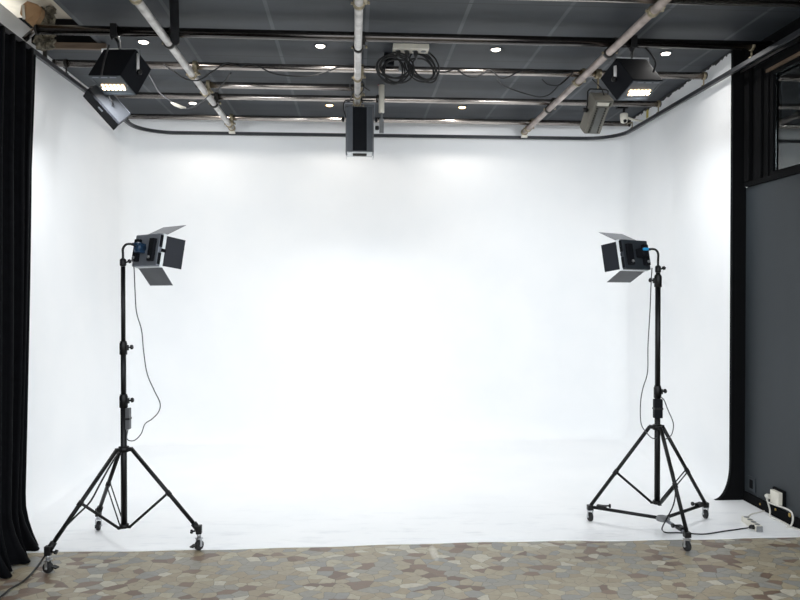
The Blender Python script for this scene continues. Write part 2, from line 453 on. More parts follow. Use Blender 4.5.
def make_clamp(label, m):
    t = thing('pipe_clamp', label, 'clamp', group='clamps where the ceiling pipes cross')
    part('collar', m, t, lambda bm: [lathe(bm, [(.0255, -.016), (.033, -.016), (.034, 0), (.033, .016), (.0255, .016)], axisM((0, .042, -.052), (0, 1, 0)), 18)], False)
    part('saddle', m, t, lambda bm: (lathe(bm, [(.031, -.014), (.036, -.014), (.037, 0), (.036, .014), (.031, .014)], axisM((.03, 0, 0), (1, 0, 0)), 18),
                                     box(bm, .018, .046, -.02, .05, -.056, -.028, .004)), False)
    part('nut', M_clamp, t, lambda bm: tube(bm, [(-.045, .042, -.05), (-.03, .042, -.052)], .008, 6), False)
    part('bolt', M_clamp, t, lambda bm: (tube(bm, [(.03, .042, -.052), (.055, .042, -.045)], .006, 8),
                                              lathe(bm, [(.011, 0), (.011, .009)], axisM((.05, .042, -.046), (1, 0, .2)), 6)), False)
    return t
first = {}
CN = {'nearest': 'nearest crosswise pipe', 'thick black': 'thick black pipe', 'third': 'third crosswise pipe', 'short fourth': 'short fourth crosswise pipe',
      'fifth': 'fifth crosswise pipe', 'rearmost': 'rearmost crosswise pipe'}
for rn, x, _ in runs:
    for cn, y, x0, x1, r, _m in cross:
        if not (x0 - .1 < x < x1 + .1): continue
        l = f'steel clamp where the {rn} lengthwise pipe meets the {CN[cn]}'
        dark = cn in ('thick black', 'fifth')
        k = 'd' if dark else 'l'
        if k not in first:
            first[k] = make_clamp(l, M_clampd if dark else M_clamp); first[k].location = (x, y, ZH)
        else: dup(first[k], (x, y, ZH), (0, 0, 0), l)
for n, x in (('left', -1.176), ('right', 1.687)):
    t = thing('end_clamp', f'small steel clamp at the back wall end of the {n} lengthwise pipe', 'clamp', (x, 7.06, ZD), group='end clamps of the lengthwise pipes')
    part('collar', M_clamp, t, lambda bm: lathe(bm, [(.025, -.02), (.034, -.02), (.034, .02), (.025, .02)], axisM((0, 0, 0), (0, 1, 0)), 16), False)
    part('foot', M_wplast, t, lambda bm: box(bm, -.03, .03, -.01, .025, -.052, -.03, .003), False)

# ------------------------------------------------------------------ curtain rail
ZR = 3.045
def rail_pts():
    xl, xr, yb, rc = -2.055, 2.645, 7.13, .34
    pts = [V((xl, 3.0, ZR))] + [V((xl, yb - rc - .01, ZR))]
    for i in range(13):
        a = math.pi - i / 12 * math.pi / 2; pts.append(V((xl + rc + rc * math.cos(a), yb - rc + rc * math.sin(a), ZR)))
    for i in range(13):
        a = math.pi / 2 - i / 12 * math.pi / 2; pts.append(V((xr - rc + rc * math.cos(a), yb - rc + rc * math.sin(a), ZR)))
    pts += [V((xr, 3.0, ZR))]; return pts
def sweep_rect(bm, pts, w, h):
    rings = []
    for i, p in enumerate(pts):
        t = (pts[min(i + 1, len(pts) - 1)] - pts[max(i - 1, 0)]).normalized(); s = t.cross(V((0, 0, 1)))
        rings.append([bm.verts.new(p + s * a * w / 2 + V((0, 0, b * h / 2))) for a, b in ((-1, -1), (1, -1), (1, 1), (-1, 1))])
    for a, b in zip(rings, rings[1:]):
        for j in range(4): bm.faces.new((a[j], a[(j + 1) % 4], b[(j + 1) % 4], b[j]))
    bm.faces.new(rings[0][::-1]); bm.faces.new(rings[-1])
rt = thing('curtain_rail', 'long dark grey curtain rail curving round three sides of the white set', 'curtain rail', (.3, 7.13, ZR))
part('rail', M_rail, rt, lambda bm: sweep_rect(bm, rail_pts(), .024, .03))
for x, ys in ((-2.055, (5.315, 6.13, 6.72)), (2.645, (4.655, 5.315, 6.13, 6.72))):
    for y in ys:
        part('hanger', M_clamp if x > 0 else M_clampd, rt, lambda bm: (tube(bm, [(x, y, ZR + .015), (x, y, ZH - .02)], .006, 8), box(bm, x - .013, x + .013, y - .012, y + .012, ZR + .015, ZR + .022),
                                                   lathe(bm, [(.028, -.01), (.03, -.01), (.03, .01), (.028, .01)], axisM((x, y if y != 6.72 else 6.72, ZH), (1, 0, 0)), 14) if y != 6.72 else tube(bm, [(x, y, ZH - .02), (x, 6.87, ZH - .005)], .006, 8)))
single('curtain_rail', 'second thinner black rail beside the window on the right', 'curtain rail', M_blackm,
       lambda bm: box(bm, 2.745, 2.765, 3.0, YRW - .04, 3.055, 3.075, .002))

# ------------------------------------------------------------------ black curtain, left
def curtain(bm):
    nu, nv = 300, 40; rows = []
    for j in range(nv + 1):
        v = j / nv; z = 3.03 - v * 3.022; row = []
        for i in range(nu + 1):
            u = i / nu
            y1 = 4.80 - .12 * min(1, v * 4) - .37 * v ** 2
            if v > .93: y1 += .03 * (v - .93) / .07
            y = 2.7 + (y1 - 2.7) * u
            ph = u * 2 * math.pi * 17 + .5 * math.sin(u * 19) + .3 * math.sin(v * 3 + u * 30)
            amp = .032 * (.75 + .4 * v) * (1 + .3 * math.sin(u * 37))
            x = -2.05 + .03 * min(1, v * 4) + .09 * v ** 2 + amp * math.sin(ph) + .02 * v * math.sin(u * 23 + 2 * v)
            if v > .9: x += .075 * ((v - .9) / .1) ** 2 * (1 + .4 * math.sin(ph * .5))
            row.append(bm.verts.new((max(x, -2.17), y + .012 * math.cos(ph * 2), z + (.014 * abs(math.sin(ph * .5)) if j == 0 else 0))))
        rows.append(row)
    for a, b in zip(rows, rows[1:]):
        for i in range(nu): bm.faces.new((a[i], a[i + 1], b[i + 1], b[i])).smooth = True
ct = thing('curtain', 'floor length black velvet curtain drawn to the left side of the white set', 'curtain', (-2.0, 4.0, 0))
co = part('cloth', M_velvet, ct, curtain)
sm = co.modifiers.new('thick', 'SOLIDIFY'); sm.thickness = .006
for k in range(14):
    y = 2.9 + k * .12
    part('curtain_hook', M_blackm, ct, lambda bm: tube(bm, [(-2.055, y, 3.03), (-2.055, y, 3.022)], .004, 6))

# ------------------------------------------------------------------ downlights
def make_down(label, glow):
    t = thing('downlight', label, 'ceiling light', group='recessed downlights in the black tiles')
    part('trim_ring', M_paneld, t, lambda bm: lathe(bm, [(.03, -.001), (.046, -.001), (.046, -.005), (.036, -.006), (.03, -.003)], n=28), False)
    part('lens', glow, t, lambda bm: lathe(bm, [(.032, -.004), (.026, -.009), (.012, -.011)], n=24), False)
    return t
D1 = make_down('round lit downlight left of the left lengthwise pipe, front row', M_lampc)
D1.location = (-1.45, 5.095, ZC)
dup(D1, (-.235, 5.1, ZC), (0, 0, 0), 'round lit downlight left of the middle pipe, front row')
dup(D1, (1.01, 5.095, ZC), (0, 0, 0), 'round lit downlight between middle and right pipes, front row')
dup(D1, (2.255, 5.1, ZC), (0, 0, 0), 'round lit downlight beside the right black lamp, front row')
dup(D1, (-1.47, 6.71, ZC), (0, 0, 0), 'round lit downlight left of the left lengthwise pipe, back row')
D2 = make_down('small warm downlight left of the central lamp head, back row', M_lampw); D2.location = (-.225, 6.705, ZC)
dup(D2, (1.01, 6.7, ZC), (0, 0, 0), 'small warm downlight right of the central lamp head, back row')

def down_light(x, y, p, col):
    l = bpy.data.lights.new('downlight_lamp', 'AREA'); l.energy = p; l.size = .08; l.shape = 'DISK'; l.color = col; l.spread = R(165)
    o = bpy.data.objects.new('downlight_lamp', l); COL.objects.link(o); o.location = (x, y, ZC - .014)
for x in (-1.45, -.235, 1.01, 2.255): down_light(x, 5.097, 2.6, (1, .98, .95))
for x in (-1.47, -.225, 1.01): down_light(x, 6.705, 2.6, (1, .95, .88))

# ------------------------------------------------------------------ lamps hung from the pipes
def from_edges(px, py, Y, e):
    """near corner + three edge directions as seen -> a right-angled box (matrix at near corner, sizes)"""
    n = P(px, py, Y=Y); d = (n - CC).normalized(); rt_ = d.cross(V((0, 0, 1))).normalized(); up = rt_.cross(d)
    s = (n - CC).length / math.hypot(F, px - 400, py - 300)
    a, b, c = [V((q[0] * s, q[1] * s, q[2] * s)) for q in e]      # right, down, away
    vs = [rt_ * q.x - up * q.y + d * q.z for q in (a, b, c)]
    L3 = [v.length for v in vs]
    x = vs[0].normalized(); y = (vs[1] - x * vs[1].dot(x)).normalized(); z = x.cross(y)
    if z.dot(vs[2]) < 0: z = -z
    Mx = Matrix((x, y, z)).transposed().to_4x4(); Mx.translation = n
    return Mx, L3

def add_light(loc, target, power, size, col=(.95, .98, 1), spread=135):
    l = bpy.data.lights.new('lamp_light', 'AREA'); l.energy = power; l.size = size; l.color = col; l.spread = R(spread)
    o = bpy.data.objects.new('lamp_light', l); COL.objects.link(o); o.location = loc
    o.rotation_euler = (V(target) - V(loc)).to_track_quat('-Z', 'Y').to_euler(); return o

def black_flood(label, px, py, Y, e, hang, arm_side, power, target):
    Mx, (w, u, v) = from_edges(px, py, Y, e)      # x: width, y: up the back, z: towards the front of the lamp
    t = thing('hanging_lamp', label, 'lamp', Mx.translation, group='black box lamps hung from the thick black pipe')
    body = part('housing', M_blackbox, t, lambda bm: box(bm, 0, w, 0, u, 0, v, .006, Mx))
    # lens face is y = 0 side (spanned by width and depth)
    part('bezel', M_paneld, t, lambda bm: (box(bm, 0.004, w - .004, -.006, 0.001, .004, .028, 0, Mx), box(bm, .004, w - .004, -.006, .001, v - .02, v - .004, 0, Mx),
                                            box(bm, .004, .02, -.006, .001, .028, v - .02, 0, Mx), box(bm, w - .02, w - .004, -.006, .001, .028, v - .02, 0, Mx)))
    part('reflector', M_paneld, t, lambda bm: box(bm, .02, w - .02, -.003, .001, .028, v - .02, 0, Mx))
    for k in range(3):
        x0 = w * (.16 + .27 * k)
        part('vent_slot', M_panelg, t, lambda bm: box(bm, x0, x0 + w * .19, -.009, -.005, .012, .018, 0, Mx))
    def chips(bm):
        for i in range(6):
            for j in range(2):
                x = w * (.14 + .74 * (i + .4 * (j % 2)) / 6); z = v * (.44 + .17 * j)
                box(bm, x, x + w * .06, -.012, -.0025, z, z + v * .1, 0, Mx)
    part('led_strip', M_led, t, chips)
    # yoke: strap round the top, pivot at the middle of the sides
    xa, xb = -.012, w + .012
    yy, zz = u * .5, v * .5
    up = V((0, 0, .15)); pa, pb = Mx @ V((xa, yy, zz)), Mx @ V((xb, yy, zz))
    wd = (pb - pa).cross(V((0, 0, 1)))
    part('yoke', M_chrome, t, lambda bm: sweep_like(bm, [pa, pa + up, pb + up, pb], .024, .005, wd))
    for xx, sg in ((xa, -1), (xb, 1)):
        part('knob', M_blackm, t, lambda bm: lathe(bm, [(.008, 0), (.018, .006), (.018, .02), (.012, .024)], Mx @ T(xx, yy, zz) @ Matrix.Rotation(sg * math.pi / 2, 4, 'Y'), 14))
    mid = (pa + pb) / 2 + up
    part('hook_clamp', M_blackm, t, lambda bm: (tube(bm, [mid, mid.lerp(V(hang), .5), V(hang) + V((0, -.034, -.03))], [.009, .014, .014], 10),
         box(bm, hang[0] - .02, hang[0] + .02, hang[1] - .046, hang[1] - .031, hang[2] - .045, hang[2] + .035, .004),
         lathe(bm, [(.031, -.017), (.038, -.017), (.038, .017), (.031, .017)], axisM(hang, (1, 0, 0)), 18),
         lathe(bm, [(.006, -.03), (.006, 0), (.014, .002), (.014, .012)], axisM((hang[0] - .01, hang[1] - .03, hang[2] - .05), (-.8, -.3, -.4)), 10)))
    c = Mx @ V((w / 2, -.03, v / 2))
    add_light(c, target, power, .2)
    return t, Mx, (w, u, v)

def sweep_like(bm, pts, w, th, wdir):
    """flat strap of width w along wdir, thickness th, following pts"""
    wdir = wdir.normalized(); rings = []
    for i, p in enumerate(pts):
        if i == 0: t = (pts[1] - p).normalized()
        elif i == len(pts) - 1: t = (p - pts[-2]).normalized()
        else: t = ((pts[i + 1] - p).normalized() + (p - pts[i - 1]).normalized()).normalized()
        n = t.cross(wdir).normalized(); k = 1.35 if 0 < i < len(pts) - 1 else 1
        rings.append([bm.verts.new(p + wdir * a * w / 2 + n * b * th / 2 * k) for a, b in ((-1, -1), (1, -1), (1, 1), (-1, 1))])
    for a, b in zip(rings, rings[1:]):
        for j in range(4): bm.faces.new((a[j], a[(j + 1) % 4], b[(j + 1) % 4], b[j]))
    bm.faces.new(rings[0][::-1]); bm.faces.new(rings[-1])

hx1 = P(115.5, 34, Y=4.655).x
black_flood('black box lamp with lit strip hung from the pipe at upper left', 120.5, 75, 4.70,
            [(-31, 3, 30), (-14.5, -27, 18.7) if False else (14, -27, 18.7), (17, 16.5, 15.2)], (hx1, 4.655, ZH + .004), 1, 12, (-1.35, 5.9, 0))
hx2 = P(632, 41, Y=4.655).x
black_flood('black box lamp with lit strip and loose cable hung at upper right', 633.5, 80, 4.72,
            [(29.5, 3, 40), (-16.5, -23, 14), (-16.5, 18, 12)], (hx2, 4.655, ZH + .004), -1, 12, (1.9, 5.9, .0))
single('lamp_cable', 'thick black cable arching over the black box lamp at upper right', 'cable', M_cable,
       lambda bm: tube(bm, smooth([P(631, 50, Y=4.66), P(634, 45.5, Y=4.62), P(643, 46.5, Y=4.66), P(651, 54, Y=4.72), P(655.5, 63, Y=4.8), P(653.5, 72, Y=4.85)]), .007, 8))
single('lamp_cable', 'black cable running down the back of the black lamp at upper left', 'cable', M_cable,
       lambda bm: tube(bm, smooth([P(109, 45, Y=4.66), P(107, 52, Y=4.67), P(104, 62, Y=4.66), P(101.5, 75, Y=4.66)]), .006, 8))

# charcoal flood below the left box lamp
Mx, (a, b, c) = from_edges(118.5, 123.5, 5.0, [(-27.5, -30, 2.4), (12.5, -11, 5.9), (-5.5, 6, 22)])
Mf = Mx
t = thing('flood_lamp', 'charcoal metal flood lamp tilted below the black lamp at upper left', 'lamp', Mx.translation)
part('housing', M_fdark, t, lambda bm: box(bm, 0, a, 0, b, .02, c, .005, Mf))
part('front_frame', M_blackbox, t, lambda bm: (box(bm, -.006, a + .006, -.006, b * .08, 0, c * .98, .003, Mf)))
part('rear_edge', M_panelg, t, lambda bm: box(bm, .01, a - .01, b, b + .006, .03, c - .01, 0, Mf))
part('label_plate', M_panelg, t, lambda bm: box(bm, a * .45, a * .58, -.009, -.005, c * .3, c * .45, 0, Mf))
part('handle', M_blackm, t, lambda bm: tube(bm, smooth([Mf @ V((a * .42, b * .5, .018)), Mf @ V((a * .42, b * .5, -.012)), Mf @ V((a * .68, b * .66, -.012)), Mf @ V((a * .68, b * .66, .018))], 4), .005, 8))
top = P(92, 90, Y=5.1)
part('yoke', M_blackm, t, lambda bm: tube(bm, smooth([Mf @ V((a * 1.02, b * .3, c * .4)), P(89, 92, Y=5.06), P(91, 87, Y=5.1), P(97, 85, Y=5.16), V((P(97, 80, Y=5.28).x, 5.26, ZH - .07)), V((P(97, 80, Y=5.3).x, 5.315, ZH - .02))], 5), .008, 8))
add_light(Mf @ V((a * .5, b * .5, c + .02)), (-.9, 7.2, 2.2), 5.5, .15)

# ribbed grey flood at right
Mx2, (a2, b2, c2) = from_edges(594.5, 106, 5.30, [(16, 1.5, 8.7), (-9, 28, 13.5), (-6, -8, 12)])
t = thing('flood_lamp', 'grey ribbed flood lamp in a thin yoke hung beside the right pipe', 'lamp', Mx2.translation)
part('housing', M_fgrey, t, lambda bm: box(bm, 0, a2, 0, b2, .01, c2, .012, Mx2))
def ribs(bm, x):
    for k in range(11):
        y = b2 * (.08 + .082 * k)
        box(bm, a2 * x, a2 * (x + .06), y, y + b2 * .04, .004, .012, 0, Mx2)
for xs in (.2, .74): part('cooling_slots', M_blackm, t, lambda bm: ribs(bm, xs))
part('back_plate', mat('flood_back_plate', (92, 93, 90)), t, lambda bm: box(bm, a2 * .3, a2 * .7, b2 * .05, b2 * .95, .003, .011, .001, Mx2))
part('end_cap', M_fgrey, t, lambda bm: (box(bm, -.006, a2 + .006, -.05, -.03, -.004, c2, .004, Mx2), box(bm, -.006, .012, -.032, .004, -.004, c2, .003, Mx2), box(bm, a2 - .012, a2 + .006, -.032, .004, -.004, c2, .003, Mx2)))
part('terminal_box', M_wplast, t, lambda bm: box(bm, .02, a2 - .02, -.03, 0, .0, c2 * .6, .004, Mx2))
hx3 = P(598, 76, Y=5.315).x
part('yoke', M_blackm, t, lambda bm: tube(bm, [P(586, 112, Y=5.4), P(587.3, 104, Y=5.38), P(587.8, 91, Y=5.33), P(590, 89, Y=5.32), P(606, 89.5, Y=5.32), P(608, 91, Y=5.33), P(608, 97, Y=5.38)], .0055, 8))
part('knob', M_blackm, t, lambda bm: lathe(bm, [(.012, -.02), (.018, -.016), (.018, .01), (.01, .02)], axisM(P(585.5, 110, Y=5.39), (1, 0, 0)), 12))
part('hook_clamp', M_clamp, t, lambda bm: (tube(bm, [P(598, 89, Y=5.32), V((hx3, 5.315, ZH - .026))], .008, 8), lathe(bm, [(.027, -.02), (.037, -.02), (.037, .02), (.027, .02)], axisM((hx3, 5.315, ZH), (1, 0, 0)), 16)))
add_light(Mx2 @ V((a2 * .5, b2 * .5, c2 + .03)), (1.5, 7.2, 2.2), 5, .12)

# central lamp head, seen from behind
YL = 5.98; pl = P(345.5, 106, Y=YL); pr_ = P(374, 151.5, Y=YL)
x0, x1, z1, z0 = pl.x, pr_.x, pl.z, pr_.z; w = x1 - x0
t = thing('hanging_lamp', 'large dark grey lamp head hanging upright at the centre of the ceiling grid', 'lamp', ((x0 + x1) / 2, YL, z1))
def hull(bm):
    prof = [(0, .06), (.012, .02), (.05, .0), (.058, .0), (.058, .012), (w - .058, .012), (w - .058, 0), (w - .05, 0), (w - .012, .02), (w, .06), (w, .19), (0, .19)]
    lo = [bm.verts.new((x0 + x, YL + y, z0)) for x, y in prof]; hi = [bm.verts.new((x0 + x, YL + y, z1)) for x, y in prof]
    bm.faces.new(lo); bm.faces.new(hi[::-1])
    for i in range(len(lo)):
        j = (i + 1) % len(lo); bm.faces.new((lo[i], lo[j], hi[j], hi[i]))
part('housing', mat('central_lamp_grey', (84, 88, 94), .5, .3), t, hull)
part('back_panel', M_blackbox, t, lambda bm: box(bm, x0 + .06, x1 - .06, YL + .004, YL + .0115, z0 + .008, z1 - .006))
part('lens_rim', M_lens, t, lambda bm: box(bm, x0 + .012, x1 - .012, YL + .01, YL + .18, z0 - .014, z0 - .0005, .004))
part('latch', M_clampd, t, lambda bm: (box(bm, x0 + .06, x1 - .06, YL + .012, YL + .04, z0 - .034, z0 - .015, .002), box(bm, x0 + .085, x1 - .085, YL + .006, YL + .012, z0 - .03, z0 - .022)))
for xx in (x0 + .004, x1 - .006):
    part('side_flap', M_panelg, t, lambda bm: box(bm, xx, xx + .003, YL + .03, YL + .16, z0 - .04, z0 - .0005))
part('yoke', M_panelg, t, lambda bm: sweep_like(bm, [V((x0 - .008, YL + .09, z1 - .1)), V((x0 - .008, YL + .09, z1 + .045)), V((x1 + .008, YL + .09, z1 + .045)), V((x1 + .008, YL + .09, z1 - .1))], .02, .004, V((0, 1, 0))))
for xx, s in ((x0 - .01, -1), (x1 + .01, 1)):
    part('knob', M_blackm, t, lambda bm: lathe(bm, [(.012, 0), (.02, .005), (.02, .018), (.01, .024)], axisM((xx, YL + .09, z1 - .09), (s, 0, 0)), 12))
part('hook_clamp', M_clamp, t, lambda bm: (tube(bm, [(.03, YL + .08, z1 + .045), (.03, YL + .08, 3.06)], .01, 8), lathe(bm, [(.025, -.02), (.036, -.02), (.036, .02), (.025, .02)], axisM((.028, YL + .08, ZD), (0, 1, 0)), 16)))
add_light(((x0 + x1) / 2, YL + .1, z0 - .06), (.03, 5.9, 0), 8, .18)
single('lamp_cable', 'black cable tangled round the middle pipe above the central lamp head', 'cable', M_cable,
       lambda bm: (tube(bm, smooth([P(346, 118, Y=5.96), P(343.5, 108, Y=5.94), P(345, 101, Y=5.9), P(350, 101, Y=5.88), P(352, 92, Y=5.7), P(350, 84, Y=5.6), P(357, 79, Y=5.5), P(364, 84, Y=5.6), P(362, 92, Y=5.7), P(356, 95, Y=5.75), P(360, 86, Y=5.6), P(370, 91, Y=5.7)]), .0055, 7)))

# white tube lamp right of it
q = P(381.5, 96, Y=6.04); xt = q.x
t = thing('tube_lamp', 'short white tube lamp standing on a clamp right of the central lamp head', 'lamp', (xt, 6.04, P(381, 113, Y=6.04).z))
za, zb = P(381, 80, Y=6.04).z, P(381, 113, Y=6.04).z
part('tube', M_wplast, t, lambda bm: lathe(bm, [(.018, 0), (.024, .004), (.024, za - zb - .004), (.018, za - zb)], T(xt, 6.04, zb), 16))
part('red_mark', mat('red_plastic', (190, 50, 40)), t, lambda bm: box(bm, xt - .03, xt - .022, 6.03, 6.045, za - .045, za - .02))
part('bracket', M_gplast, t, lambda bm: (box(bm, xt - .018, xt + .018, 6.02, 6.06, P(381, 133, Y=6.04).z, P(381, 119, Y=6.04).z, .003), tube(bm, [(xt, 6.04, zb), (xt, 6.04, P(381, 120, Y=6.04).z)], .009, 8)))
part('pipe_grip', M_clampd, t, lambda bm: (box(bm, xt - .035, xt - .02, 6.03, 6.1, ZH - .02, ZH + .01, .002), lathe(bm, [(.0255, -.015), (.033, -.015), (.033, .015), (.0255, .015)], axisM((xt - .028, 6.13, ZH), (1, 0, 0)), 16)))
part('knob', M_blackm, t, lambda bm: lathe(bm, [(.01, 0), (.018, .004), (.018, .03), (.01, .034)], axisM((xt - .02, 6.04, P(381, 128, Y=6.04).z), (-1, 0, 0)), 10))

# ------------------------------------------------------------------ ceiling cables
a, b = P(393.5, 43.5, Z=ZC - .02), P(427, 54, Z=ZC - .02)
t = thing('power_strip', 'white power strip fixed to the black ceiling above the cable coils', 'power strip', ((a.x + b.x) / 2, (a.y + b.y) / 2, ZC))
yc = (a.y + b.y) / 2; yh = .055
part('case', M_wplast, t, lambda bm: box(bm, a.x, b.x, yc - yh, yc + yh, ZC - .035, ZC - .0005, .005))
for k in range(4):
    xk = a.x + (b.x - a.x) * (.14 + .24 * k)
    part('socket', M_gplast, t, lambda bm: lathe(bm, [(.018, 0), (.018, .003), (.014, .0035)], axisM((xk, yc, ZC - .035), (0, 0, -1)), 14))
for k, xk in enumerate((.16, .4, .64)):
    x = a.x + (b.x - a.x) * xk
    single('plug', ['black plug leftmost in the white ceiling power strip', 'black plug second from left in the white ceiling power strip', 'black plug third from left in the white ceiling power strip'][k], 'plug', M_cable,
           lambda bm: (lathe(bm, [(.016, 0), (.017, .02), (.008, .045)], axisM((x, yc, ZC - .0387), (0, -.2, -1)), 12)), 'black plugs in the ceiling power strip')
def coil(cx, cy, r, n, Y, seed, top, sk=0):
    rnd = random.Random(seed); pts = []
    c = P(cx, cy, Y=Y); lo = [(rnd.uniform(-.034, .034), rnd.uniform(-.03, .014), rnd.uniform(.42, 1.02), rnd.uniform(.55, 1.04), rnd.uniform(-.03, .03)) for _ in range(n + 2)]
    for i in range(n * 14 + 1):
        an = i / 14 * 2 * math.pi + math.pi / 2; f = i / 14; k = int(f); f -= k
        ox, oz, sx, sz, oy = [lo[k][j] * (1 - f) + lo[k + 1][j] * f for j in range(5)]
        zz = r * sz * math.sin(an); pts.append(c + V((ox + r * sx * math.cos(an) - sk * zz, oy, oz + zz)))
    pts = [V(top), V(top) + (pts[0] - V(top)) * .4 + V((0, -.02, 0))] + pts
    return lambda bm: tube(bm, smooth(pts, 3), .0062, 7)
zt = ZC - .085
single('cable_coil', 'large coil of black cable hanging left under the ceiling power strip', 'cable', M_cable,
       coil(395, 68, .122, 6, 5.12, 1, (a.x + (b.x - a.x) * .4, yc - .008, zt)), 'black cable coils under the ceiling power strip')
single('cable_coil', 'smaller coil of black cable hanging right under the ceiling power strip', 'cable', M_cable,
       coil(422, 67, .118, 5, 5.14, 4, (a.x + (b.x - a.x) * .64, yc - .008, zt), .35), 'black cable coils under the ceiling power strip')
single('power_adapter', 'square black adapter behind the left coil of black cable', 'power adapter', M_blackbox,
       lambda bm: box(bm, P(384, 52, Y=5.25).x, P(394, 52, Y=5.25).x, 5.22, 5.26, P(384, 66, Y=5.25).z, P(384, 53, Y=5.25).z, .004))
single('power_adapter', 'small pale adapter seen through the left coil of black cable', 'power adapter', M_gplast,
       lambda bm: box(bm, P(399, 52, Y=5.25).x, P(408, 52, Y=5.25).x, 5.24, 5.275, P(399, 71, Y=5.25).z, P(399, 63, Y=5.25).z, .004))
Yp = 5.2835
single('loose_cable', 'thin black cable draped along the third crosswise pipe, left half', 'cable', M_cable,
       lambda bm: tube(bm, smooth([P(*q, Y=Yp) for q in ((163, 64), (172, 70), (186, 79), (199, 80), (212, 72), (224, 64), (232, 63.5), (240, 66), (248, 64), (258, 66), (272, 73), (290, 76), (310, 76), (326, 72), (338, 67), (350, 65.5), (362, 66), (376, 68), (384, 66))]), .0055, 7))
single('loose_cable', 'thin black cable wound over the third crosswise pipe, right half', 'cable', M_cable,
       lambda bm: tube(bm, smooth([P(*q, Y=Yp) for q in ((438, 72), (446, 72), (456, 69), (463, 74), (472, 77), (482, 74), (490, 70), (500, 77.5), (508, 77), (518, 72), (526, 69.5), (532, 70), (538, 72), (560, 73), (572, 72))]), .0055, 7))
single('loose_cable', 'thin black cable sagging below the third crosswise pipe near the right pipe', 'cable', M_cable,
       lambda bm: tube(bm, smooth([P(*q, Y=5.28) for q in ((497, 79), (503, 85), (514, 90), (530, 95), (541, 97), (550, 94), (558, 86), (566, 79), (572, 74))]), .0045, 7))
single('loose_cable', 'short black loop of cable hanging left of the right lengthwise pipe', 'cable', M_cable,
       lambda bm: tube(bm, smooth([P(*q, Y=5.265) for q in ((542, 79), (547, 84), (554, 85.5), (561, 84), (568, 78), (573, 72))]), .0045, 7))
single('loose_cable', 'thin grey cable with a connector hanging left of the left lengthwise pipe', 'cable', M_cableg,
       lambda bm: tube(bm, smooth([P(*q, Y=5.35) for q in ((148, 73), (153, 82), (158, 91), (165, 97), (172, 102), (182, 108), (192, 108), (202, 102), (209, 95))]), .0045, 7))
t = single('cable_connector', 'pale translucent connector on the thin grey cable at left', 'connector', M_wplast,
           lambda bm: tube(bm, [P(171, 102.5, Y=5.35), P(175, 104.5, Y=5.35), P(181, 107, Y=5.35), P(186, 108, Y=5.35)], [.006, .013, .012, .006], 10))
single('loose_cable', 'thin dark cable slanting between third and fourth crosswise pipes at left', 'cable', M_cable,
       lambda bm: tube(bm, smooth([P(231, 73, Y=5.34), P(226, 80, Y=5.6), P(220, 87, Y=5.75), P(217, 92, Y=5.9)]), .005, 7))
single('loose_cable', 'thin dark wire hanging between third crosswise pipe and grey flood lamp', 'cable', M_cable,
       lambda bm: tube(bm, smooth([P(592, 79, Y=5.28), P(597, 84, Y=5.28), P(601, 88, Y=5.28), P(604, 95, Y=5.33)]), .0045, 7))

# security camera
pc = P(624, 117.5, Y=6.62)
t = thing('security_camera', 'small white security camera under the ceiling in the right corner', 'camera', (pc.x, pc.y, pc.z))
part('housing', M_wplast, t, lambda bm: lathe(bm, [(.018, -.052), (.03, -.045), (.036, -.01), (.037, .03), (.03, .038)], T(pc), 20))
part('lens', M_blackbox, t, lambda bm: lathe(bm, [(.017, 0), (.017, .006), (.01, .012)], axisM(pc + V((0, -.022, -.036)), (0, -.8, -.6)), 14))
part('arm', M_wplast, t, lambda bm: tube(bm, [pc + V((.03, 0, .0)), pc + V((.1, .01, -.02)), V((2.73, pc.y + .02, pc.z - .03))], .011, 8))
part('ceiling_bracket', M_blackm, t, lambda bm: (tube(bm, [pc + V((0, 0, .036)), V((pc.x, pc.y, ZC))], .012, 8), box(bm, pc.x - .07, pc.x + .03, pc.y - .02, pc.y + .02, ZC - .014, ZC - .0005)))
s = P(647, 114, X=2.738)
single('label_sticker', 'tiny yellow sticker high on the right white wall beside the security camera', 'sticker', M_yel,
       lambda bm: quad_box(bm, T(2.741 - .0, s.y, s.z) @ Matrix.Rotation(-.0267, 4, 'Z'), .002, .05, .075))

# ------------------------------------------------------------------ light stands
def caster(parent, x, y, ztop, r=.029, yaw=0, brake=True):
    Mc = T(x, y, 0) @ Matrix.Rotation(yaw, 4, 'Z')
    z0 = .0068 if y > YE + .03 else .0003
    c = part('caster', M_fork, parent, lambda bm: (
        box(bm, -.019, -.015, -.007, .007, z0 + r - .006, z0 + 2 * r + .012, .001, Mc), box(bm, .015, .019, -.007, .007, z0 + r - .006, z0 + 2 * r + .012, .001, Mc),
        box(bm, -.019, .019, -.014, .014, z0 + 2 * r + .008, z0 + 2 * r + .014, .001, Mc), lathe(bm, [(.013, z0 + 2 * r + .014), (.011, ztop)], Mc, 12),
        tube(bm, [Mc @ V((-.022, 0, z0 + r)), Mc @ V((.022, 0, z0 + r))], .005, 8)))
    part('wheel', M_rub, c, lambda bm: lathe(bm, [(r * .5, -.011), (r * .93, -.011), (r, -.006), (r, .006), (r * .93, .011), (r * .5, .011)], Mc @ T(0, 0, z0 + r) @ Matrix.Rotation(math.pi / 2, 4, 'Y'), 24))
    if brake:
        part('brake_pedal', M_blackm, c, lambda bm: box(bm, -.014, .014, -.05, -.018, z0 + r * 1.5, z0 + r * 1.5 + .006, .002, Mc @ Matrix.Rotation(.25, 4, 'X')))
    return c

def knob(parent, p, d, r=.014, l=.03, name='knob'):
    return part(name, M_blackm, parent, lambda bm: (lathe(bm, [(.005, 0), (.005, l * .6), (r, l * .65), (r, l), (r * .7, l * 1.1)], axisM(p, d), 10),
                                                   box(bm, -.004, .004, -r * 1.5, r * 1.5, l * .7, l * .95, .001, axisM(p, d))))

